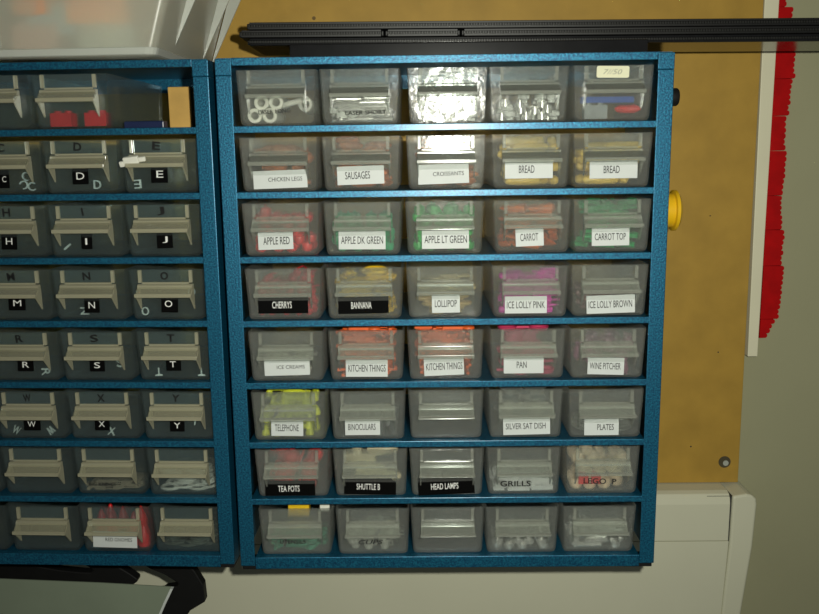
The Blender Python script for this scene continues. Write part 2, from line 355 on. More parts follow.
YAW_L = math.radians(-2.4)
CAB = {'R': (Vector((0, 0, Z0)), 0.0), 'L': (Vector((-0.3110, 0.0157, Z0)), YAW_L)}
RAIL = 0.0108
def make_cabinet(key, label):
    loc, rz = CAB[key]
    c = thing('drawer_cabinet', label, 'drawer cabinet', loc, rz, 'blue steel drawer cabinets')
    b = M['blue']
    for s in (0, 1):
        X = (lambda x: x) if s == 0 else (lambda x: W - x)
        MB().prism([(X(0),0.0),(X(RAIL),0.0),(X(RAIL),0.0012),(X(0.0012),0.0012),(X(0.0012),D),(X(0),D)], 0.0015, H-0.0115, 'z').build('side_panel', b, c, bevel=0.0007)
        MB().prism([(X(0.0),0.0),(X(RAIL+0.0002),0.0),(X(RAIL+0.0002),0.0014),(X(0.0012),0.0014),(X(0.0012),D),(X(0.0),D)], H-0.0115, H-0.0006, 'z').build('corner_cap', b, c, bevel=0.0005)
        MB().box(min(X(0.001),X(0.022)), max(X(0.001),X(0.022)), 0.0018, 0.020, -0.0020, 0.0012).build('foot', M['black_matt'], c, bevel=0.0004)
    MB().prism([(0.0004,H-0.0052),(0.0016,H-0.0052),(0.0016,H-0.0012),(D,H-0.0012),(D,H),(0.0004,H)], RAIL+0.0003, W-RAIL-0.0003, 'x').build('top_panel', b, c, bevel=0.0004)
    MB().box(0.0012, W-0.0012, 0.0018, D, H-0.0011, H-0.0001).build('top_sheet', b, c)
    MB().prism([(0.0004,-0.0010),(0.0016,-0.0010),(0.0016,0.0068),(D,0.0068),(D,0.0080),(0.0004,0.0080)], RAIL+0.0001, W-RAIL-0.0001, 'x').build('base_panel', b, c, bevel=0.0004)
    for z in ZS[:7]:
        MB().prism([(0.0003,z-0.0045),(0.0013,z-0.0045),(0.0013,z-0.0010),(D-0.002,z-0.0010),(D-0.002,z),(0.0003,z)], RAIL-0.0012 if key == 'L' else RAIL-0.0008, W-RAIL+0.0008, 'x').build('shelf', b, c, bevel=0.00035)
    MB().box(0.0012, W-0.0012, D-0.0012, D, H-0.012, H-0.0012).build('back_rail', b, c)
    return c
make_cabinet('R', 'blue steel drawer cabinet full of drawers tagged with foods and kitchen things')
make_cabinet('L', 'blue steel drawer cabinet with the alphabet drawers, under the clear tub')

# magnets stuck on the side of the cabinet
RX = Matrix.Rotation(math.radians(90), 4, 'Y')
tag(MB().lathe([(0,0),(0.0120,0),(0.0120,0.0060),(0.0143,0.0066),(0.0143,0.0086),(0.0128,0.0094),(0.0118,0.0104),(0.0095,0.0112),(0,0.0116)], 32, RX).build('magnet', M['yellow'], smooth=True),
    'round yellow magnet stuck on the side of the blue cabinet', 'magnet', 'magnets on the cabinet side').location = (W+0.0002, 0.0150, 0.2600+Z0)
tag(MB().lathe([(0,0),(0.0060,0),(0.0060,0.0042),(0.0052,0.0052),(0,0.0054)], 24, RX).build('magnet', M['black_matt'], smooth=True),
    'small black round magnet near the top of the blue cabinet side', 'magnet', 'magnets on the cabinet side').location = (W+0.0002, 0.0085, 0.3368+Z0)

# ------------------------------------------------------------------ drawers
DH, DL, DWT, DWB, DT = 0.0365, 0.108, 0.0272, 0.0257, 0.0013
TILT = 0.0022
def drawer_meshes():
    mb = MB(); bm = mb.bm
    def prof(off, zlow):                       # U outline from top left round to top right, as (x,z)
        pts = [(-(DWT-off), DH)]
        wb = DWB - off; r = 0.0036
        for k in range(5):
            a = math.pi + math.pi/2*k/4
            pts.append((-wb + r + r*math.cos(a), zlow + r + r*math.sin(a)))
        for k in range(5):
            a = 1.5*math.pi + math.pi/2*k/4
            pts.append((wb - r + r*math.cos(a), zlow + r + r*math.sin(a)))
        pts.append((DWT-off, DH))
        return pts
    O = prof(0, 0); I = prof(DT, DT*1.2)
    ring = lambda pts, y, k=1.0, tilt=0: [bm.verts.new((x*k, y + tilt*(1-z/DH), z if k == 1 else min(DH, 0.0005+z*k)+ (0 if z < DH else 0))) for x, z in pts]
    o0 = ring(O, 0.0, 0.978, TILT); o1 = ring(O, 0.0012, 1.0, TILT*0.8); o2 = ring(O, DL)
    i0 = ring(I, 0.0016, 1.0, TILT); i1 = ring(I, DL-DT)
    for v, (x, z) in ((o0[0], O[0]), (o0[-1], O[-1])): v.co.z = DH
    n = len(O)
    for a, b in ((o0, o1), (o1, o2), (i1, i0)):
        for k in range(n-1): bm.faces.new((a[k], a[k+1], b[k+1], b[k]))
    bm.faces.new(o0[::-1]); bm.faces.new(o2); bm.faces.new(i0); bm.faces.new(i1[::-1])
    bm.faces.new((o0[0], o0[-1], o1[-1], o1[0])); bm.faces.new((o1[0], o1[-1], i0[-1], i0[0]))
    bm.faces.new((o1[0], i0[0], i1[0], o2[0])); bm.faces.new((o1[-1], o2[-1], i1[-1], i0[-1])); bm.faces.new((o2[0], i1[0], i1[-1], o2[-1]))
    body = mb.mesh('body', M['drawer'], smooth=True)
    # frame of the label window: two ribs, a sill, and the clear pane between them
    mb = MB()
    for s in (-1, 1):
        x0, x1 = sorted((s*0.0170, s*0.0194)); mb.box(x0, x1, -0.0018, 0.0004, 0.0272, DH-0.0004)
    mb.box(-0.0168, 0.0168, -0.0016, 0.0004, 0.0262, 0.0275)
    frame = mb.mesh('window_frame', M['handle'], bevel=0.0003)
    pane = MB().box(-0.0166, 0.0166, -0.0010, -0.0003, 0.0277, DH-0.0005).mesh('window_pane', M['window'], bevel=0.0002)
    # pull: thick ridge, thin hollow flap, thick lip, and a fin at each end
    mb = MB(); X = 0.0197
    mb.prism([(0.0006,0.0228),(0.0006,0.0262),(-0.0022,0.0262),(-0.0034,0.0254),(-0.0034,0.0232),(-0.0026,0.0228)], -X, X, 'x')
    mb.prism([(-0.0074,0.0180),(-0.0082,0.0196),(-0.0086,0.0204),(-0.0092,0.0200),(-0.0092,0.0178),(-0.0084,0.0174),(-0.0076,0.0174)], -X-0.0004, X+0.0004, 'x')
    handle = mb.mesh('handle', M['handle'], bevel=0.0002)
    flap = MB().prism([(-0.0028,0.0238),(-0.0033,0.0244),(-0.0082,0.0197),(-0.0076,0.0190)], -X+0.0002, X-0.0002, 'x').mesh('flap', M['flap'])
    fins = []
    for s in (-1, 1):
        fins.append(MB().prism([(0.0008,0.0228),(-0.0026,0.0226),(-0.0076,0.0178),(-0.0068,0.0172),(0.0012,0.0080)], s*0.0192-0.0005, s*0.0192+0.0005, 'x').mesh('fin', M['handle']))
    return body, frame, pane, handle, flap, fins
SET = {'R': drawer_meshes()}
def recoloured(me, m):
    me = me.copy(); me.materials[0] = M[m]; return me
_b, _f, _p, _h, _l, _n = SET['R']
SET['L'] = (recoloured(_b, 'drawer_clear'), recoloured(_f, 'handle_beige'), recoloured(_p, 'window_clear'), recoloured(_h, 'handle_beige'), recoloured(_l, 'flap_beige'), [recoloured(x, 'handle_beige') for x in _n])
RECESS = 0.003
def front_y(z): return TILT*(1 - z/DH)
def cab_matrix(key):
    loc, rz = CAB[key]
    return Matrix.Translation(loc) @ Matrix.Rotation(rz, 4, 'Z')
SAID = {}                                       # labels of the drawers without writing of their own
SAID.update({
 ('R',1,1): 'frosted drawer in the top row holding white tubes, lettered along its foot',
 ('R',1,2): 'top-row drawer of clear glittering pieces, second from the cabinet corner with white tubes',
 ('R',1,3): 'brightest top-row drawer, flash glare over silver studs, in the middle of the row',
 ('R',1,4): 'top-row drawer of silver studs above a BREAD drawer, beside the glaring one',
 ('R',1,5): 'top-row drawer with a cream sticker on its window, blue and red pieces inside',
 ('R',5,2): 'drawer tagged KITCHEN THINGS directly beside the ICE CREAMS drawer',
 ('R',5,3): 'drawer tagged KITCHEN THINGS directly beside the PAN drawer',
 ('R',6,3): 'plain untagged drawer between BINOCULARS and SILVER SAT DISH',
 ('R',2,4): 'drawer tagged BREAD, between CROISSANTS and the other BREAD drawer',
 ('R',2,5): 'drawer tagged BREAD at the end of its row, above CARROT TOP',
 ('R',7,4): 'drawer with GRILLS printed in black on clear tape, beside HEAD LAMPS',
 ('R',7,5): 'drawer with tan and red pieces behind black print, below the PLATES drawer',
 ('R',8,1): 'bottom-row drawer with tiny black print, under the TEA POTS drawer',
 ('R',8,2): 'bottom-row drawer with CUPS in slanted black print on clear tape',
 ('R',8,3): 'plain empty bottom-row drawer next to CUPS, under HEAD LAMPS',
 ('R',8,4): 'plain bottom-row drawer under the GRILLS drawer, silver bits inside',
 ('R',8,5): 'plain bottom-row corner drawer with glints of silver along its rim',
 ('L',1,2): 'empty top-row drawer of the alphabet cabinet, cut by the picture edge',
 ('L',1,3): 'dark empty drawer in the top row of the alphabet cabinet',
 ('L',1,4): 'drawer with red blocks beside the open slot of the alphabet cabinet',
 ('L',7,2): 'untagged drawer sliver at the picture edge, below the W row',
 ('L',7,3): 'plain milky drawer under the drawer marked W',
 ('L',7,4): 'drawer with small print on clear tape under the drawer marked X',
 ('L',7,5): 'untagged drawer with pale chain links under the drawer marked Y',
 ('L',8,2): 'bottom-row drawer sliver at the picture edge of the alphabet cabinet',
 ('L',8,3): 'dark plain bottom-row drawer beside the one with a white tag, alphabet cabinet',
 ('L',8,4): 'bottom-row drawer of the alphabet cabinet with a white tag and red pieces',
 ('L',8,5): 'bottom-row corner drawer of the alphabet cabinet with faint print',
})
def tag_mesh(w, h, style):
    x, z = w/2, h/2
    if style == 'clip': pts = [(-x,-z),(x,-z),(x,z*0.45),(x*0.8,z),(-x,z)]
    elif style == 'cream': pts = [(-x+.0008,-z),(x-.0008,-z),(x,-z+.0008),(x,z-.0008),(x-.0008,z),(-x+.0008,z),(-x,z-.0008),(-x,-z+.0008)]
    else: pts = [(-x,-z),(x,-z),(x,z),(-x,z)]
    return MB().prism(pts, -0.00015, 0.0, 'y').mesh('label', M[{'white':'label_white','cream':'label_cream'}.get(style, 'label_black')])
DRAWERS = {}
def make_drawer(key, row, colm, xc):
    k = (key, row, colm); T = TAGS.get(k)
    jit = random.uniform(-0.0008, 0.0010) if row > 1 else random.uniform(-0.0005, 0.0005)
    p = cab_matrix(key) @ Vector((xc, RECESS + jit, ZS[row-1] + 0.0002))
    if k in SAID: lab = SAID[k]
    elif key == 'L': lab = 'drawer of the alphabet cabinet marked %s on a small black square' % T[5]
    else: lab = 'frosted drawer tagged %s on a %s label' % (T[5], 'black' if T[4] in ('black', 'clip') else 'white')
    d = thing('drawer', lab, 'drawer', p, CAB[key][1], 'small frosted drawers in the blue cabinets')
    BODY, FRAME, PANE, HANDLE, FLAP, FINS = SET[key]
    obj('body', BODY, d); f = obj('window_frame', FRAME, d); obj('window_pane', PANE, f)
    h = obj('handle', HANDLE, d)
    obj('flap', FLAP, h)
    for fm in FINS: obj('fin', fm, h)
    if T:
        lx, lz, lw, lh, style, body, tx, tw, th, rot = T
        if style == 'cream': lz, lh = 0.0320, 0.0076
        lz = max(lz, lh/2 + 0.0010)
        if key == 'L' and row >= 6 and style == 'black': lz -= 0.0014
        slope = math.atan(TILT/DH)
        base = -0.0012 if style == 'cream' else front_y(lz) - 0.0002
        rt = (-slope if style != 'cream' else 0.0, math.radians(-rot), 0)
        if style == 'ink':
            small = th < 0.004
            lt = obj('lettering', text_mesh(body, tw, th*0.92, M['ink'], 0.006 if small else 0.016, 0.25 if body == 'CUPS' else 0.0), d, (tx, base-0.0002, lz), rt)
            lt['label'] = 'black printed letters'
        else:
            l = obj('label', tag_mesh(lw, lh, style), d, (lx, base, lz), rt)
            l['label'] = {'white':'white paper label','cream':'cream sticker'}.get(style, 'black label')
            bold = 0.0 if th < 0.004 or len(body) == 1 else (0.006 if style != 'white' else 0.003)
            ink = M['white_ink'] if style in ('black','clip') else (M['grey_ink'] if style == 'cream' else M['ink'])
            dz = -0.0004 if row == 7 else 0.0
            obj('lettering', text_mesh(body, tw, th, ink, bold, 0.3 if style == 'cream' else 0.0), l, (tx-lx, -0.0003, dz))
        if key == 'L' and len(body) == 1:            # the same letter in marker on the window
            mk = obj('marker_letter', text_mesh(body, 0.0013 if body == 'I' else 0.0056, 0.0056, M['ink'], 0.025), d, (-0.0005, -0.0012, 0.0320), (0, random.uniform(-0.15, 0.15), 0))
            mk['label'] = 'black marker letter on the window'
    DRAWERS[k] = d
    return d
for r_ in range(1, 9):
    for c_ in range(1, 6): make_drawer('R', r_, c_, XR[r_][c_-1])
for r_ in range(1, 9):
    for c_ in range(1, 6):
        if XL[r_][c_-1] is not None: make_drawer('L', r_, c_, XL[r_][c_-1])

# ------------------------------------------------------------------ what lies in the drawers
def arc(n, R, a0, a1, sq=1.0): return [(R*math.cos(a0+(a1-a0)*i/(n-1)), R*sq*math.sin(a0+(a1-a0)*i/(n-1)), 0) for i in range(n)]
def shape(kind):
    """(mesh builder, half-length x, half-width y, height) lying on z=0, long side along x"""
    m = MB()
    if kind == 'chicken_leg':
        m.tube([(-.008,0,.0042),(-.0065,0,.0042),(-.003,0,.0042),(.001,0,.0042),(.004,0,.0042),(.009,0,.0040),(.0096,0,.0040)], [.001,.0032,.0042,.0036,.0016,.0013,.0022], 12); return m, .010, .0042, .0084
    if kind == 'sausage':
        p = [(x, y-.008, .0028) for x, y, _ in arc(9, .010, math.radians(35), math.radians(145))]
        m.tube(p, [.001,.0022,.0028,.0028,.0028,.0028,.0028,.0022,.001], 10); return m, .010, .004, .0056
    if kind == 'croissant':
        p = [(x, y-.006, .0035) for x, y, _ in arc(11, .008, math.radians(5), math.radians(175))]
        m.tube(p, [.0008,.0017,.0022,.0031,.0029,.0036,.0029,.0031,.0022,.0017,.0008], 10); return m, .009, .005, .007
    if kind == 'bread':
        m.tube([(-.0125,0,.0034),(-.0118,0,.0034),(-.010,0,.0034),(0,0,.0034),(.010,0,.0034),(.0118,0,.0034),(.0125,0,.0034)], [.0008,.0022,.0031,.0034,.0031,.0022,.0008], 12); return m, .0125, .0034, .0068
    if kind == 'apple':
        m.lathe([(0,.0008),(.0016,0),(.0034,.0010),(.0042,.0034),(.0038,.0060),(.0020,.0072),(.0006,.0064),(.0004,.0088),(0,.0090)], 14); return m, .0042, .0042, .0075
    if kind == 'carrot':
        m.tube([(-.010,0,.0032),(-.006,0,.0032),(.004,0,.0032),(.0075,0,.0032),(.0085,0,.0032)], [.0005,.0015,.0029,.0032,.0018], 12); return m, .010, .0032, .0064
    if kind == 'carrot_top':
        for a in (-.5, 0, .5): m.tube([(-.006,0,.002),(-.001,a*.003,.0022),(.006,a*.010,.0026)], [.0012,.0014,.0022], 8)
        return m, .008, .005, .005
    if kind == 'cherry':
        for y in (-.0036, .0036): m.lathe([(0,0),(.002,.0004),(.0032,.0030),(.002,.0056),(0,.006)], 12, Matrix.Translation((0, y, 0)))
        m.tube([(0,-.0036,.0058),(.003,-.001,.0068),(.006,0,.0070),(.003,.001,.0068),(0,.0036,.0058)], .0005, 6); return m, .0045, .0068, .007
    if kind == 'banana':
        p = [(x, y-.010, .0026) for x, y, _ in arc(11, .0125, math.radians(32), math.radians(148))]
        m.tube(p, [.0007,.0010,.0019,.0025,.0026,.0026,.0026,.0025,.0019,.0010,.0008], 8); return m, .0115, .004, .0052
    if kind == 'lollipop':
        m.lathe([(0,0),(.0050,0),(.0062,.0012),(.0050,.0024),(.0036,.0026),(.0030,.0022),(.0022,.0027),(0,.0028)], 18, Matrix.Translation((-.005,0,0)))
        m.tube([(.0005,0,.0012),(.0125,0,.0012)], .0009, 8); return m, .012, .006, .0028
    if kind == 'ice_lolly':
        m.tube([(-.009,0,.0026),(-.0084,0,.0026),(-.006,0,.0026),(.0035,0,.0026),(.004,0,.0026)], [.0008,.0021,.0026,.0026,.0022], 10)
        m.box(.0038, .0100, -.0010, .0010, .0020, .0032); return m, .010, .0026, .0052
    if kind == 'ice_cream':
        m.tube([(-.009,0,.0038),(.001,0,.0038),(.0016,0,.0038),(.003,0,.0038),(.0055,0,.0038),(.007,0,.0038)], [.0005,.0032,.0038,.0037,.0026,.0008], 12); return m, .009, .0038, .0076
    if kind == 'utensil':
        m.box(-.012, .003, -.0011, .0011, .0002, .0020); m.lathe([(0,0),(.0042,0),(.0046,.0008),(.0042,.0020),(.0030,.0012),(0,.0010)], 14, Matrix.Translation((.0065,0,0))); return m, .0115, .0046, .0024
    if kind == 'pan':
        m.lathe([(0,0),(.0062,0),(.0074,.0030),(.0068,.0030),(.0058,.0009),(0,.0009)], 18, Matrix.Translation((-.004,0,0))); m.box(.0028, .0125, -.0010, .0010, .0016, .0030); return m, .0122, .0074, .0032
    if kind == 'pitcher':
        m.lathe([(0,0),(.0036,0),(.0048,.0030),(.0040,.0070),(.0028,.0098),(.0036,.0122),(.0030,.0122),(.0022,.0100),(0,.0098)], 16)
        m.tube([(.0030,0,.0105),(.0066,0,.0100),(.0070,0,.0070),(.0044,0,.0040)], .0007, 6); return m, .0070, .0048, .0122
    if kind == 'telephone':
        m.tube([(-.008,0,.0052),(-.004,0,.0064),(.004,0,.0064),(.008,0,.0052)], [.0018,.0017,.0017,.0018], 8)
        for s in (-1, 1): m.lathe([(.0030,0),(.0032,.0012),(.0024,.0040),(.0016,.0056),(0,.006)], 12, Matrix.Translation((s*.0075,0,0)))
        return m, .0105, .0034, .008
    if kind == 'binoculars':
        for s in (-1, 1): m.lathe([(0,0),(.0024,0),(.0026,.0012),(.0026,.0060),(.0034,.0072),(.0034,.0110),(.0028,.0110),(.0026,.0095),(0,.0095)], 14, Matrix.Translation((s*.0040,0,0)))
        m.box(-.0022, .0022, -.0012, .0012, .0030, .0072); return m, .0076, .0036, .011
    if kind == 'dish':
        m.lathe([(0,.0020),(.0022,.0020),(.0022,0),(.0030,0),(.0034,.0022),(.0072,.0040),(.0088,.0058),(.0084,.0060),(.0060,.0044),(0,.0032)], 20); return m, .0088, .0088, .006
    if kind == 'plate':
        m.lathe([(0,0),(.0052,0),(.0082,.0014),(.0086,.0020),(.0078,.0020),(.0052,.0009),(0,.0008)], 22); return m, .0086, .0086, .002
    if kind == 'teapot':
        m.lathe([(0,0),(.0042,0),(.0060,.0026),(.0062,.0052),(.0044,.0080),(.0022,.0088),(.0010,.0092),(.0014,.0104),(0,.0110)], 16)
        m.tube([(.0052,0,.0030),(.0080,0,.0050),(.0092,0,.0086)], [.0016,.0011,.0009], 8)
        m.tube([(-.0050,0,.0076),(-.0088,0,.0078),(-.0092,0,.0042),(-.0056,0,.0026)], .0008, 6); return m, .0095, .0062, .011
    if kind == 'shuttle':
        m.tube([(-.011,0,.004),(-.009,0,.004),(.006,0,.004),(.010,0,.0038),(.012,0,.0034)], [.0022,.0038,.0040,.0026,.0006], 12)
        m.prism([(-.010,-.009),(-.010,.009),(-.006,.009),(.004,.003),(.004,-.003),(-.006,-.009)], .0012, .0024, 'z'); return m, .0115, .009, .008
    if kind == 'lamp':
        m.lathe([(0,0),(.0026,0),(.0026,.0018),(.0040,.0026),(.0040,.0052),(.0030,.0062),(0,.0066)], 14); return m, .004, .004, .0066
    if kind == 'stud':
        m.lathe([(0,0),(.0040,0),(.0040,.0036),(.0025,.0036),(.0025,.0054),(0,.0054)], 14); return m, .004, .004, .0054
    if kind == 'rod':
        m.tube([(-.009,0,.0021),(-.0085,0,.0021),(.0085,0,.0021),(.009,0,.0021)], [.0014,.0021,.0021,.0014], 10); return m, .009, .0021, .0042
    if kind == 'grill':
        m.box(-.008, .008, -.004, -.0028, 0, .0032); m.box(-.008, .008, .0028, .004, 0, .0032); m.box(-.008, .008, -.0028, .0028, 0, .0014)
        for y in (-.0014, .0, .0014): m.box(-.008, .008, y-.0004, y+.0004, .0014, .0032)
        return m, .008, .004, .0032
    if kind == 'head':
        m.lathe([(0,0),(.0032,0),(.0044,.0010),(.0048,.0030),(.0048,.0062),(.0040,.0078),(.0022,.0082),(.0022,.0098),(0,.0098)], 14); return m, .0048, .0048, .0098
    if kind == 'cup':
        m.lathe([(0,0),(.0028,0),(.0034,.0020),(.0040,.0066),(.0034,.0066),(.0028,.0022),(0,.0010)], 14); m.tube([(.0036,0,.0054),(.0062,0,.0050),(.0060,0,.0026),(.0034,0,.0022)], .0007, 6); return m, .006, .004, .0066
    if kind == 'knife':
        m.box(-.010, -.002, -.0012, .0012, 0, .0022); m.prism([(-.002,-.0016),(.009,-.0016),(.0105,.0004),(.008,.0016),(-.002,.0016)], .0007, .0015, 'z'); return m, .0105, .0016, .0022
    if kind == 'chain_link':
        m.tube([(.0052*math.cos(a)*1.4, .0052*math.sin(a), .0012) for a in [i*2*math.pi/14 for i in range(15)]], .0011, 6); return m, .0085, .0062, .0024
    if kind == 'gnome':
        m.lathe([(0,0),(.0046,0),(.0046,.0050),(.0036,.0080),(.0030,.0100),(.0012,.0150),(0,.0165)], 12); return m, .0046, .0046, .0165
    if kind == 'block':
        m.box(-.0078, .0078, -.0039, .0039, 0, .0092)
        for x in (-.0039, .0039): m.lathe([(.0024,.0092),(.0024,.0108),(0,.0108)], 12, Matrix.Translation((x,0,0)))
        return m, .0078, .0039, .0108
    if kind == 'small_block':
        m.box(-.0036, .0036, -.0030, .0030, 0, .0068); m.lathe([(.0022,.0068),(.0022,.0082),(0,.0082)], 12); return m, .0036, .003, .0082
    if kind == 'long_bar':
        m.box(-.018, .018, -.0024, .0024, 0, .0040); return m, .018, .0024, .0040
    raise KeyError(kind)
SH = {}
def get(kind, mat):
    if (kind, mat.name) not in SH:
        m, rx, ry, h = shape(kind); SH[kind, mat.name] = (m.mesh(kind, mat, smooth=kind not in ('grill','block','small_block','long_bar','knife')), rx, ry, h)
    return SH[kind, mat.name]
def fill(k, name, cat, label, group, spec, depth=0.034, more=2.2):
    """drop pieces one by one on the lowest free spot of the drawer; spec = [(kind, material, how many)]"""
    rnd = random.Random(hash(k[1]*17 + k[2]*131 + (3 if k[0] == 'L' else 0)))
    d = DRAWERS[k]; Mx = Matrix.Translation(d.location) @ Matrix.Rotation(d.rotation_euler.z, 4, 'Z')
    G = 0.001; nx, ny = 47, int(depth/G); hm = [[0.0]*ny for _ in range(nx)]
    todo = [(a, b) for a, b, n in spec for _ in range(round(n*more))]; rnd.shuffle(todo)
    for kind, mat in todo:
        me, rx, ry, h = get(kind, mat); best = None
        for _ in range(60):
            ang = rnd.choice((0, 0, math.pi, math.pi/2)) + rnd.uniform(-.35, .35)
            c, s = abs(math.cos(ang)), abs(math.sin(ang)); ex, ey = rx*c+ry*s, rx*s+ry*c
            if ex > .0228: continue
            x = rnd.uniform(-.0228+ex, .0228-ex); y = .0042 + ey + rnd.random()**1.6*max(0, depth-2*ey-.006)
            i0, i1 = int((x-ex*.85+.0235)/G), int((x+ex*.85+.0235)/G); j0, j1 = int(max(0,(y-ey*.85))/G), min(ny-1, int((y+ey*.85)/G))
            i0, i1 = max(0, i0), min(nx-1, i1)
            z = max(hm[i][j] for i in range(i0, i1+1) for j in range(j0, j1+1))
            if z + h > 0.0358: continue
            sc = z*1.0 + y*0.16
            if best is None or sc < best[0]: best = (sc, x, y, z, ang, i0, i1, j0, j1, h)
        if best is None: continue
        _, x, y, z, ang, i0, i1, j0, j1, h = best
        for i in range(i0, i1+1):
            for j in range(j0, j1+1): hm[i][j] = z + h*0.66
        o = bpy.data.objects.new(name, me); COL.objects.link(o)
        o.matrix_world = Mx @ Matrix.Translation((x, y, 0.0018 + z)) @ Matrix.Rotation(ang, 4, 'Z')
        tag(o, label, cat, group)
def put(k, name, cat, label, group, kind, mat, x, y, z, rot=(0,0,0)):
    d = DRAWERS[k]; me = get(kind, mat)[0]
    o = bpy.data.objects.new(name, me); COL.objects.link(o)
    o.matrix_world = Matrix.Translation(d.location) @ Matrix.Rotation(d.rotation_euler.z, 4, 'Z') @ Matrix.Translation((x, y, z)) @ Euler(rot).to_matrix().to_4x4()
    return tag(o, label, cat, group)
C_ = plastic
# top row
tube_me = MB()
for r in (1,):
    seg = 20; bm = tube_me.bm
    rings = [[bm.verts.new((rr*math.cos(2*math.pi*i/seg), y, rr*math.sin(2*math.pi*i/seg))) for i in range(seg)] for rr, y in ((.0046,0),(.0050,.0004),(.0050,.030),(.0026,.030),(.0026,.0004),(.0030,0))]
    for a, b in zip(rings, rings[1:]+rings[:1]):
        for i in range(seg): bm.faces.new((a[i], a[(i+1) % seg], b[(i+1) % seg], b[i]))
tube_me = tube_me.mesh('toy_tube', C_('white_piece', (0.80, 0.79, 0.70)), smooth=True)
dR11 = DRAWERS['R',1,1]
for x, z, y in ((-.0162,.0068,.0042),(-.0060,.0068,.0044),(-.0115,.0155,.0050),(-.0014,.0155,.0046),(.0165,.0150,.020)):
    o = bpy.data.objects.new('toy_tube', tube_me); COL.objects.link(o); o.location = dR11.location + Vector((x, y, z))
    tag(o, 'short white toy tube seen end-on through the first top-row drawer', 'toy tube', 'white tubes in the top-row drawer')
o = tag(MB().tube([(0,.006,.0135),(.009,.012,.0165),(.0155,.016,.0195)], [.0018,.0020,.0010], 10).build('toy_wand', C_('white_piece', (0,0,0)), smooth=True),
    'long white tapering toy piece leaning across the drawer of white tubes', 'toy piece'); o.location = dR11.location + Vector((.003, 0, .0))
fill(('R',1,2), 'toy_rod', 'toy rod', 'small clear silvery toy piece in the top-row drawer beside the white tubes', 'clear rods in the top-row drawer', [('rod', M['silver'], 14), ('stud', C_('clear_piece', (.62,.64,.60), .1), 6)])
fill(('R',1,3), 'toy_stud', 'toy stud', 'glittering silver toy stud in the glaring middle top-row drawer', 'silver studs in the middle top-row drawer', [('stud', M['silver'], 12), ('lamp', C_('clear_piece', (.62,.64,.60), .1), 8)])
fill(('R',1,4), 'toy_stud', 'toy stud', 'silver toy stud in the top-row drawer above BREAD', 'silver studs in the top-row drawer above BREAD', [('stud', M['silver'], 10), ('lamp', C_('clear_piece', (.62,.64,.60), .1), 6)])
for (nm, kd, cl, x, y, z, rz, lb) in (('toy_bar','long_bar',C_('blue_piece',(.02,.08,.36)),-.002,.009,.0125,.10,'long blue toy bar in the drawer with the cream sticker'),
        ('toy_block','block',C_('grey_piece',(.22,.24,.24)),-.010,.0095,.0018,.0,'grey toy block under the blue bar in the drawer with the cream sticker'),
        ('toy_bar','long_bar',C_('dark_blue_piece',(.02,.04,.14)),.000,.017,.0125,-.10,'dark blue toy bar behind the blue one, drawer with the cream sticker'),
        ('toy_wedge','sausage',C_('red_piece',(.62,.02,.02)),.012,.0085,.0055,-.05,'small red toy piece at the foot of the drawer with the cream sticker')):
    put(('R',1,5), nm, 'toy piece', lb, None, kd, cl, x, y, z, (0,0,rz))
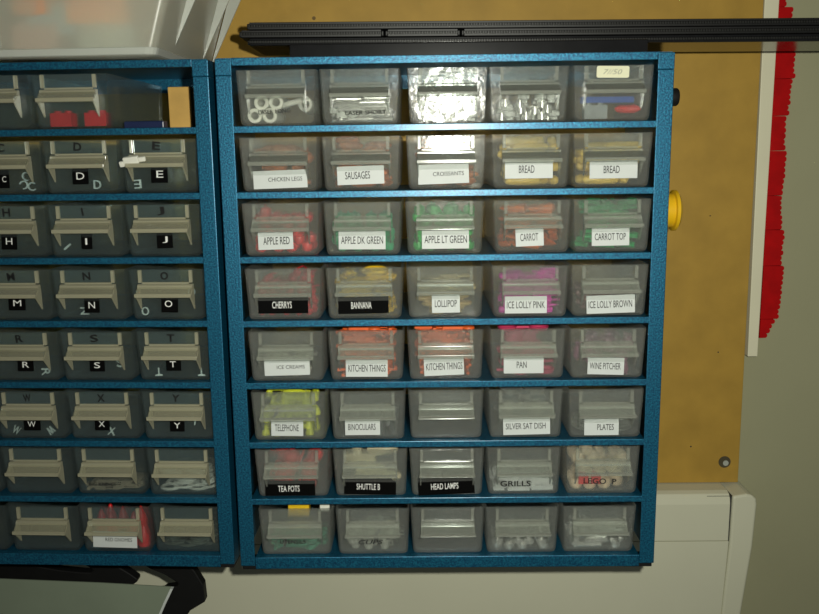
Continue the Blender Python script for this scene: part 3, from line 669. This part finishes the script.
heaps = [ # drawer, name, category, colour words, kind, material, count, rim
 (('R',2,1),'toy_chicken_leg','toy chicken leg','brown','CHICKEN LEGS','chicken_leg',C_('brown_piece',(.42,.13,.04)),12),
 (('R',2,2),'toy_sausage','toy sausage','reddish brown','SAUSAGES','sausage',C_('sausage_piece',(.46,.13,.035)),14),
 (('R',2,3),'toy_croissant','toy croissant','orange brown','CROISSANTS','croissant',C_('croissant_piece',(.50,.16,.05)),11),
 (('R',2,4),'toy_bread','toy bread','yellow','first BREAD','bread',C_('bread_piece',(.76,.52,.10)),13),
 (('R',2,5),'toy_bread','toy bread','yellow','corner BREAD','bread',C_('bread_piece',(.76,.52,.10)),11),
 (('R',3,1),'toy_apple','toy apple','red','APPLE RED','apple',C_('red_piece',(.62,.02,.02)),20),
 (('R',3,2),'toy_apple','toy apple','dark green','APPLE DK GREEN','apple',C_('dark_green_piece',(.015,.34,.14)),20),
 (('R',3,3),'toy_apple','toy apple','bright green','APPLE LT GREEN','apple',C_('green_piece',(.03,.40,.08)),22),
 (('R',3,4),'toy_carrot','toy carrot','orange','CARROT','carrot',C_('orange_piece',(.78,.17,.03)),22),
 (('R',3,5),'toy_carrot_greens','toy carrot leaves','green','CARROT TOP','carrot_top',C_('leaf_green_piece',(.02,.34,.10)),18),
 (('R',4,1),'toy_cherry','toy cherry pair','red','CHERRYS','cherry',C_('cherry_piece',(.48,.012,.02)),14),
 (('R',4,2),'toy_banana','toy banana','yellow','BANNANA','banana',C_('banana_piece',(.80,.50,.01)),26),
 (('R',4,3),'toy_lollipop','toy lollipop','pale yellow','LOLLIPOP','lollipop',C_('lolly_piece',(.56,.42,.20)),14),
 (('R',4,4),'toy_ice_lolly','toy ice lolly','magenta','ICE LOLLY PINK','ice_lolly',C_('magenta_piece',(.60,.015,.36)),20),
 (('R',4,5),'toy_ice_lolly','toy ice lolly','dark brown','ICE LOLLY BROWN','ice_lolly',C_('dark_brown_piece',(.13,.055,.05)),12),
 (('R',5,1),'toy_ice_cream','toy ice cream','grey','ICE CREAMS','ice_cream',C_('cream_piece',(.42,.40,.34)),6),
 (('R',5,2),'toy_utensil','toy utensil','orange','KITCHEN THINGS beside ICE CREAMS','utensil',C_('vermilion_piece',(.76,.12,.02)),30),
 (('R',5,3),'toy_utensil','toy utensil','orange','KITCHEN THINGS beside PAN','utensil',C_('vermilion_piece',(.76,.12,.02)),30),
 (('R',5,4),'toy_pan','toy pan','dark pink','PAN','pan',C_('pan_piece',(.56,.04,.12)),12),
 (('R',5,5),'toy_pitcher','toy pitcher','purplish','WINE PITCHER','pitcher',C_('pitcher_piece',(.27,.09,.16)),9),
 (('R',6,1),'toy_telephone','toy telephone','lime','TELEPHONE','telephone',C_('lime_piece',(.56,.60,.03)),16),
 (('R',6,2),'toy_binoculars','toy binoculars','dark grey','BINOCULARS','binoculars',C_('dark_grey_piece',(.10,.11,.11)),5),
 (('R',6,4),'toy_satellite_dish','toy satellite dish','silver','SILVER SAT DISH','dish',M['silver'],9),
 (('R',6,5),'toy_plate','toy plate','grey','PLATES','plate',C_('plate_piece',(.34,.36,.33)),8),
 (('R',7,1),'toy_teapot','toy teapot','red','TEA POTS','teapot',C_('bright_red_piece',(.68,.012,.012)),13),
 (('R',7,2),'toy_shuttle','toy shuttle','beige','SHUTTLE B','shuttle',C_('beige_piece',(.72,.62,.40)),9),
 (('R',7,3),'toy_head_lamp','toy lamp','grey','HEAD LAMPS','lamp',C_('smoke_piece',(.25,.28,.27)),4),
 (('R',7,4),'toy_grill','toy grill','pale grey','GRILLS','grill',C_('pale_grey_piece',(.52,.54,.52)),12),
 (('R',8,2),'toy_cup','toy cup','pale grey','CUPS','cup',C_('cup_piece',(.40,.41,.36)),12),
]
for k, nm, cat, colw, lab, kind, mat, n in heaps:
    fill(k, nm, cat, '%s %s heaped in the drawer marked %s' % (colw, cat, lab), '%s pieces in the drawer marked %s' % (cat, lab), [(kind, mat, n)])
fill(('R',7,5), 'toy_figure_piece', 'toy figure piece', 'tan rounded toy piece in the drawer below PLATES', 'tan pieces in the drawer below PLATES', [('head', C_('tan_piece', (.72,.55,.36)), 12)])
put(('R',7,5), 'toy_block', 'toy block', 'red toy block pressed on the front of the drawer below PLATES, beside the tan heads', None, 'small_block', C_('red_piece', (0,0,0)), -.0125, .0066, .0068, (0,0,0))
put(('R',7,5), 'toy_block', 'toy block', 'second red toy block nearer the middle of the drawer below PLATES', None, 'small_block', C_('red_piece', (0,0,0)), -.0035, .0066, .0068, (0,0,0))
fill(('R',8,1), 'toy_utensil', 'toy utensil', 'green toy utensil in the bottom drawer under TEA POTS', 'green utensils under TEA POTS', [('utensil', C_('sea_green_piece', (.03,.24,.14)), 10)])
put(('R',8,1), 'toy_block', 'toy block', 'yellow toy block showing over the rim of the drawer under TEA POTS', None, 'block', C_('banana_piece', (0,0,0)), .001, .016, .0265)
put(('R',8,1), 'toy_block', 'toy block', 'white toy block showing over the rim of the drawer under TEA POTS', None, 'small_block', C_('white_piece', (0,0,0)), .0205, .016, .0300)
fill(('R',8,4), 'toy_stud', 'toy stud', 'silver toy stud in the plain drawer under GRILLS', 'silver studs under GRILLS', [('stud', M['silver'], 9)])
fill(('R',8,5), 'toy_rod', 'toy rod', 'shiny silver toy piece in the bottom corner drawer', 'silver rods in the bottom corner drawer', [('rod', M['silver'], 12), ('stud', M['silver'], 8)], 0.034)
# the alphabet cabinet
fill(('L',1,4), 'toy_block', 'toy block', 'red toy block in the drawer beside the open slot', 'red blocks beside the open slot', [('block', C_('red_piece', (0,0,0)), 1)], 0.026)
LET = C_('letter_piece', (.62,.64,.60))
def letters(k, spots):
    T = TAGS[k]; d = DRAWERS[k]
    for x, z, a in spots:
        me = text_mesh(T[5], 0.0012 if T[5] == 'I' else 0.0052, 0.0060, LET, 0.0)
        o = bpy.data.objects.new('letter_piece', me); COL.objects.link(o)
        md = o.modifiers.new('thickness', 'SOLIDIFY'); md.thickness = 0.0012; md.offset = 0
        o.matrix_world = Matrix.Translation(d.location) @ Matrix.Rotation(d.rotation_euler.z, 4, 'Z') @ Matrix.Translation((x, 0.0048, z)) @ Matrix.Rotation(a, 4, 'Y')
        tag(o, 'small pale letter %s piece lying inside the drawer marked %s' % (T[5], T[5]), 'letter piece', 'letter pieces in the drawer marked %s' % T[5])
letters(('L',2,3), ((.0160,.0052,.0),(.0110,.0066,2.6),(.0125,.0125,.5)))
letters(('L',2,4), ((.0090,.0060,.05),))
letters(('L',2,5), ((-.0175,.0060,3.1),))
letters(('L',3,4), ((-.0160,.0070,.9),))
letters(('L',4,4), ((-.0065,.0060,1.57),))
letters(('L',4,5), ((-.0180,.0058,0),(.0165,.0195,0)))
letters(('L',5,3), ((.0140,.0058,1.57),))
letters(('L',5,4), ((.0150,.0125,0),))
letters(('L',5,5), ((-.0130,.0056,3.14),(.0185,.0056,3.14)))
letters(('L',6,3), ((-.0140,.0056,.5),(.0120,.0056,2.5)))
letters(('L',6,4), ((.0030,.0050,.2),))
letters(('L',6,5), ((.0110,.0130,.2),))
fill(('L',7,4), 'toy_knife', 'toy knife', 'brownish toy knife in the drawer under the X drawer', 'toy knives under the X drawer', [('knife', C_('knife_piece', (.24,.18,.12)), 12)])
fill(('L',7,5), 'chain_link', 'chain link', 'pale chain link in the drawer under the Y drawer', 'chain links under the Y drawer', [('chain_link', C_('chain_piece', (.50,.46,.40)), 12)])
fill(('L',8,4), 'toy_gnome', 'toy gnome', 'red toy piece in the drawer with a white tag, alphabet cabinet', 'red pieces in the white-tagged drawer', [('gnome', C_('bright_red_piece', (0,0,0)), 16)])
fill(('L',8,5), 'chain_link', 'chain link', 'dark chain link in the bottom corner drawer of the alphabet cabinet', 'dark chain links in the corner drawer', [('chain_link', C_('dark_chain_piece', (.09,.09,.07)), 9)])
# white clip lying on the pull of the E drawer, navy bar in the open slot
dE = DRAWERS['L',2,5]
o = tag(MB().box(-.0052,.0052,-.0016,.0016,0,.0052).box(.0052,.0100,-.0012,.0012,.0008,.0040).box(-.0085,-.0052,-.0016,.0012,-.001,.0028).build('clip', C_('white_piece', (0,0,0)), bevel=.0005),
    'small off-white clip resting on the pull of the E drawer', 'clip')
o.matrix_world = Matrix.Translation(dE.location) @ Matrix.Rotation(YAW_L, 4, 'Z') @ Matrix.Translation((-.0160,-.0066,.0200)) @ Euler((.35,-.12,0)).to_matrix().to_4x4()
o = tag(MB().box(-.0145,.0145,-.004,.004,0,.0052).build('navy_bar', C_('navy_piece', (.012,.02,.07)), bevel=.0008), 'navy blue bar lying in the open slot of the alphabet cabinet', 'toy bar')
o.matrix_world = cab_matrix('L') @ Matrix.Translation((.2530, .022, ZS[0]+.0002)) @ Matrix.Rotation(-.03, 4, 'Z')
M['wood'] = principled('pale_wood', (0.60, 0.36, 0.09), 0.6, var=0.12, scale=60)
o = tag(MB().box(-.0085,.0085,-.006,.006,0,.0305).build('wooden_block', M['wood'], bevel=.0006), 'tan wooden block standing in the open slot of the alphabet cabinet', 'block')
o.matrix_world = cab_matrix('L') @ Matrix.Translation((.2705, .052, ZS[0]+.0002))

# ------------------------------------------------------------------ black ribbed strips lying across the top
SZ = H + 0.0122 + Z0
def ribbed(x0, x1, z, h, y0, y1, label, taper=False, gloss=False):
    o = thing('ribbed_strip', label, 'ribbed strip', (0, 0, z+.0018), 0, 'black ribbed strips on the cabinet'); o.rotation_euler.y = 0.0065
    m = M['black_gloss'] if gloss else M['black']
    pr = [(y1,0),(y0+.0010,0),(y0+.0003,h*.08),(y0+.0003,h*.30),(y0+.0012,h*.34),(y0+.0012,h*.66),(y0+.0003,h*.70),(y0+.0003,h*.92),(y0+.0010,h),(y1,h)]
    mb = MB(); mb.prism(pr, x0+.0022, x1-.0022, 'x')
    core = mb.build('core', m, o)
    n = int((x1-x0-.003)/.0019); zz = MB(); bm = zz.bm     # fine vertical ribs along the face, one zig-zag band
    pts = []
    for i in range(n):
        xa = x0+.0015 + i*.0019; pts += [(xa, y0+.0010), (xa+.0004, y0+.0001), (xa+.0012, y0+.0001), (xa+.0016, y0+.0010)]
    pts += [(x1-.0015, y0+.0040), (x0+.0015, y0+.0040)]
    MBz = MB(); MBz.prism(pts, h*.36, h*.64, 'z').build('rib_band', M['rib'], o)
    for xa, xb in ((x0, x0+.0022), (x1-.0022, x1)):
        MB().box(xa, xb, y0+.002, y1, h*.12, h*.88).build('end_piece', m, o, bevel=.0008)
M['rib'] = principled('black_rib_plastic', (0.016, 0.016, 0.015), 0.35, var=0.2, scale=150)
HB = 0.0053
ribbed(0.0125, 0.60, SZ, HB, .050, .106, 'lowest black ribbed strip of the pile lying across the cabinet top', gloss=True)
ribbed(0.0068, 0.1115, SZ+HB+.0002, HB, .0495, .105, 'short middle black ribbed strip at the end by the clear tub')
ribbed(0.1122, 0.1665, SZ+HB+.0002, HB, .0495, .105, 'shortest middle black ribbed strip between two notches of the pile')
ribbed(0.1672, 0.60, SZ+HB+.0002, HB, .0495, .105, 'long middle black ribbed strip running over the red plates')
ribbed(0.0125, 0.60, SZ+2*(HB+.0002), HB, .050, .106, 'uppermost black ribbed strip of the pile lying across the cabinet top')
tag(MB().box(.046, .296, .030, .100, 0, .0119).build('spacer_plate', M['black_gloss'], bevel=.0008), 'flat black plate between the ribbed strips and the blue cabinet top', 'plate').location = (0, 0, H+Z0+.0001)

# ------------------------------------------------------------------ clear storage tub on the alphabet cabinet
tub = thing('storage_tub', 'frosted plastic storage tub with orange pieces on the alphabet cabinet', 'storage tub', CAB['L'][0] + Vector((0,0,H+.0006)), YAW_L)
X0, X1, Y0, Y1, TH = -0.06, 0.2690, -0.001, 0.131, 0.125
FX, FY = 0.33, 0.05
def tub_ring(bm, z, off):
    x0, x1, y0, y1 = X0-FY*z+off, X1+FX*z-off, Y0-FY*z+off, Y1-off; r = max(.002, .006-off); pts = []
    for cx, cy, a0 in ((x1-r,y0+r,-90),(x1-r,y1-r,0),(x0+r,y1-r,90),(x0+r,y0+r,180)):
        for k in range(5):
            a = math.radians(a0+90*k/4); pts.append(bm.verts.new((cx+r*math.cos(a), cy+r*math.sin(a), z)))
    return pts
mb = MB(); bm = mb.bm
rs = [tub_ring(bm, z, o) for z, o in ((.0016,.0012),(.0024,0),(TH,0),(TH,.0016),(.0040,.0016))]
for a, b in zip(rs, rs[1:]):
    for i in range(20): bm.faces.new((a[i], a[(i+1) % 20], b[(i+1) % 20], b[i]))
bm.faces.new(rs[0][::-1]); bm.faces.new(rs[-1])
mb.build('body', M['tub'], tub, smooth=True)
MB().box(X0+.03, X1-.03, Y0+.035, Y1-.01, 0, .0016).build('base', M['tub'], tub)
mb = MB(); bm = mb.bm                              # thicker band round the foot
rs = [tub_ring(bm, z, o) for z, o in ((.0026,-.0002),(.0030,-.0008),(.0072,-.0008),(.0076,-.0002))]
for a, b in zip(rs, rs[1:]+rs[:1]):
    for i in range(20): bm.faces.new((a[i], a[(i+1) % 20], b[(i+1) % 20], b[i]))
mb.build('foot_band', M['tub_rib'], tub)
for y, zt in ((.036, .012), (.104, .009), (.130, .006)):
    xw = lambda z: X1 + FX*z - .0002
    MB().prism([(xw(zt), zt), (xw(TH)+.022, TH), (xw(TH), TH)], y-.0008, y+.0008, 'y').build('side_rib', M['tub_rib'], tub)
ribm = MB(); ribm.prism([(Y0-FY*.0095, .0095), (Y0-.0012-FY*.0095, .0095), (Y0-.0012-FY*TH, TH), (Y0-FY*TH, TH)], .1640, .1660, 'x'); ribm.build('front_rib', M['tub_rib'], tub)
TM = Matrix.Translation(tub.location) @ Matrix.Rotation(YAW_L, 4, 'Z')
def brick(lx, ly, lz, name, label, mat, x, y, z, rz, rx=0.0):
    m = MB().box(-lx, lx, -ly, ly, 0, lz)
    for i in range(max(1, round(lx/.008))):
        for j in range(max(1, round(ly/.008))):
            nx, ny = max(1, round(lx/.008)), max(1, round(ly/.008))
            m.lathe([(.0048,lz),(.0048,lz+.0034),(0,lz+.0034)], 14, Matrix.Translation((-lx+lx*(2*i+1)/nx, -ly+ly*(2*j+1)/ny, 0)))
    o = m.build('toy_brick', mat); o.matrix_world = TM @ Matrix.Translation((x, y, z)) @ Euler((rx,0,rz)).to_matrix().to_4x4()
    tag(o, label, 'toy brick', 'toy bricks in the clear tub')
OR_ = C_('tub_orange', (.90,.32,.08)); PB = C_('tub_pale_blue', (.36,.50,.58)); PK = C_('tub_pink', (.66,.34,.28)); GY = C_('tub_grey', (.45,.46,.42)); BR = C_('tub_brown', (.36,.16,.05))
brick(.020,.008,.019,'b','orange toy brick in the tub, over the red-piece drawer',OR_,.230,.012,.024,.15)
brick(.016,.008,.019,'b','pale blue toy brick in the tub beside the orange one',PB,.198,.013,.018,.05)
brick(.012,.008,.019,'b','orange toy brick low in the tub, middle of the front',OR_,.188,.008,.030,-.2)
brick(.016,.008,.019,'b','pink toy brick on the tub floor under the orange ones',PK,.187,.012,.0050,.0)
brick(.018,.008,.019,'b','grey toy brick on the tub floor near its corner',GY,.236,.012,.0050,.05)
brick(.012,.008,.019,'b','orange toy brick high in the tub by the front rib',OR_,.174,.010,.046,.1)
brick(.010,.008,.019,'b','pink toy brick beyond the front rib of the tub',PK,.150,.012,.012,.1)
brick(.020,.010,.019,'b','brown toy brick against the side wall of the tub',BR,.245,.060,.0050,1.5)
brick(.020,.010,.022,'b','brown toy brick stacked by the ribbed side of the tub',BR,.250,.060,.0290,1.45)
brick(.018,.008,.019,'b','pale blue toy brick high in the tub over the middle',PB,.205,.012,.046,.0)

# ------------------------------------------------------------------ black curved frame and grey sheets under the alphabet cabinet
fr_pts = [(-0.2606, -0.0088), (-0.1946, -0.0094), (-0.1889, -0.0271), (-0.1759, -0.0298), (-0.1637, -0.0321), (-0.1473, -0.034), (-0.139, -0.0345), (-0.1364, -0.0328), (-0.1387, -0.0301), (-0.1434, -0.0274), (-0.1436, -0.0098), (-0.1222, -0.01), (-0.1201, -0.025), (-0.1139, -0.0303), (-0.106, -0.0357), (-0.1005, -0.0402), (-0.1007, -0.0429), (-0.1069, -0.0473), (-0.1077, -0.0589), (-0.0911, -0.059), (-0.0779, -0.0484), (-0.0679, -0.0471), (-0.0669, -0.0445), (-0.0772, -0.0368), (-0.0892, -0.0314), (-0.0955, -0.0269), (-0.0959, -0.0102), (-0.0582, -0.0105), (-0.056, -0.029), (-0.0522, -0.0343), (-0.0463, -0.046), (-0.0455, -0.0612), (-0.0584, -0.0692), (-0.0695, -0.0863), (-0.2692, -0.0849)]
tag(MB().prism(fr_pts, .060, .069, 'y').build('curved_frame', M['black_matt'], bevel=.0008), 'black curved frame with leaf-shaped cut-outs below the alphabet cabinet', 'frame').location = (0, 0, Z0)
pp = [(-0.2528, -0.0211), (-0.1976, -0.0233), (-0.1188, -0.0273), (-0.063, -0.0311), (-0.0703, -0.0456), (-0.0805, -0.0679), (-0.2581, -0.0667)]
sh = thing('paper_pad', 'grey pad of sheets standing before the black curved frame', 'paper pad', (0, 0, Z0))
MB().prism(pp, .0300, .0310, 'y').build('sheet', M['paper'], sh)
MB().prism([(x+.0008, z-.0026) for x, z in pp], .0314, .0350, 'y').build('backing_sheets', M['label_white'], sh)
MB().prism([(-.2085,-.0590),(-.1990,-.0530),(-.1930,-.0560),(-.1960,-.0640),(-.2085,-.0640)], .0294, .0299, 'y').build('dark_mark', M['label_black'], sh)
bpy.context.view_layer.update()
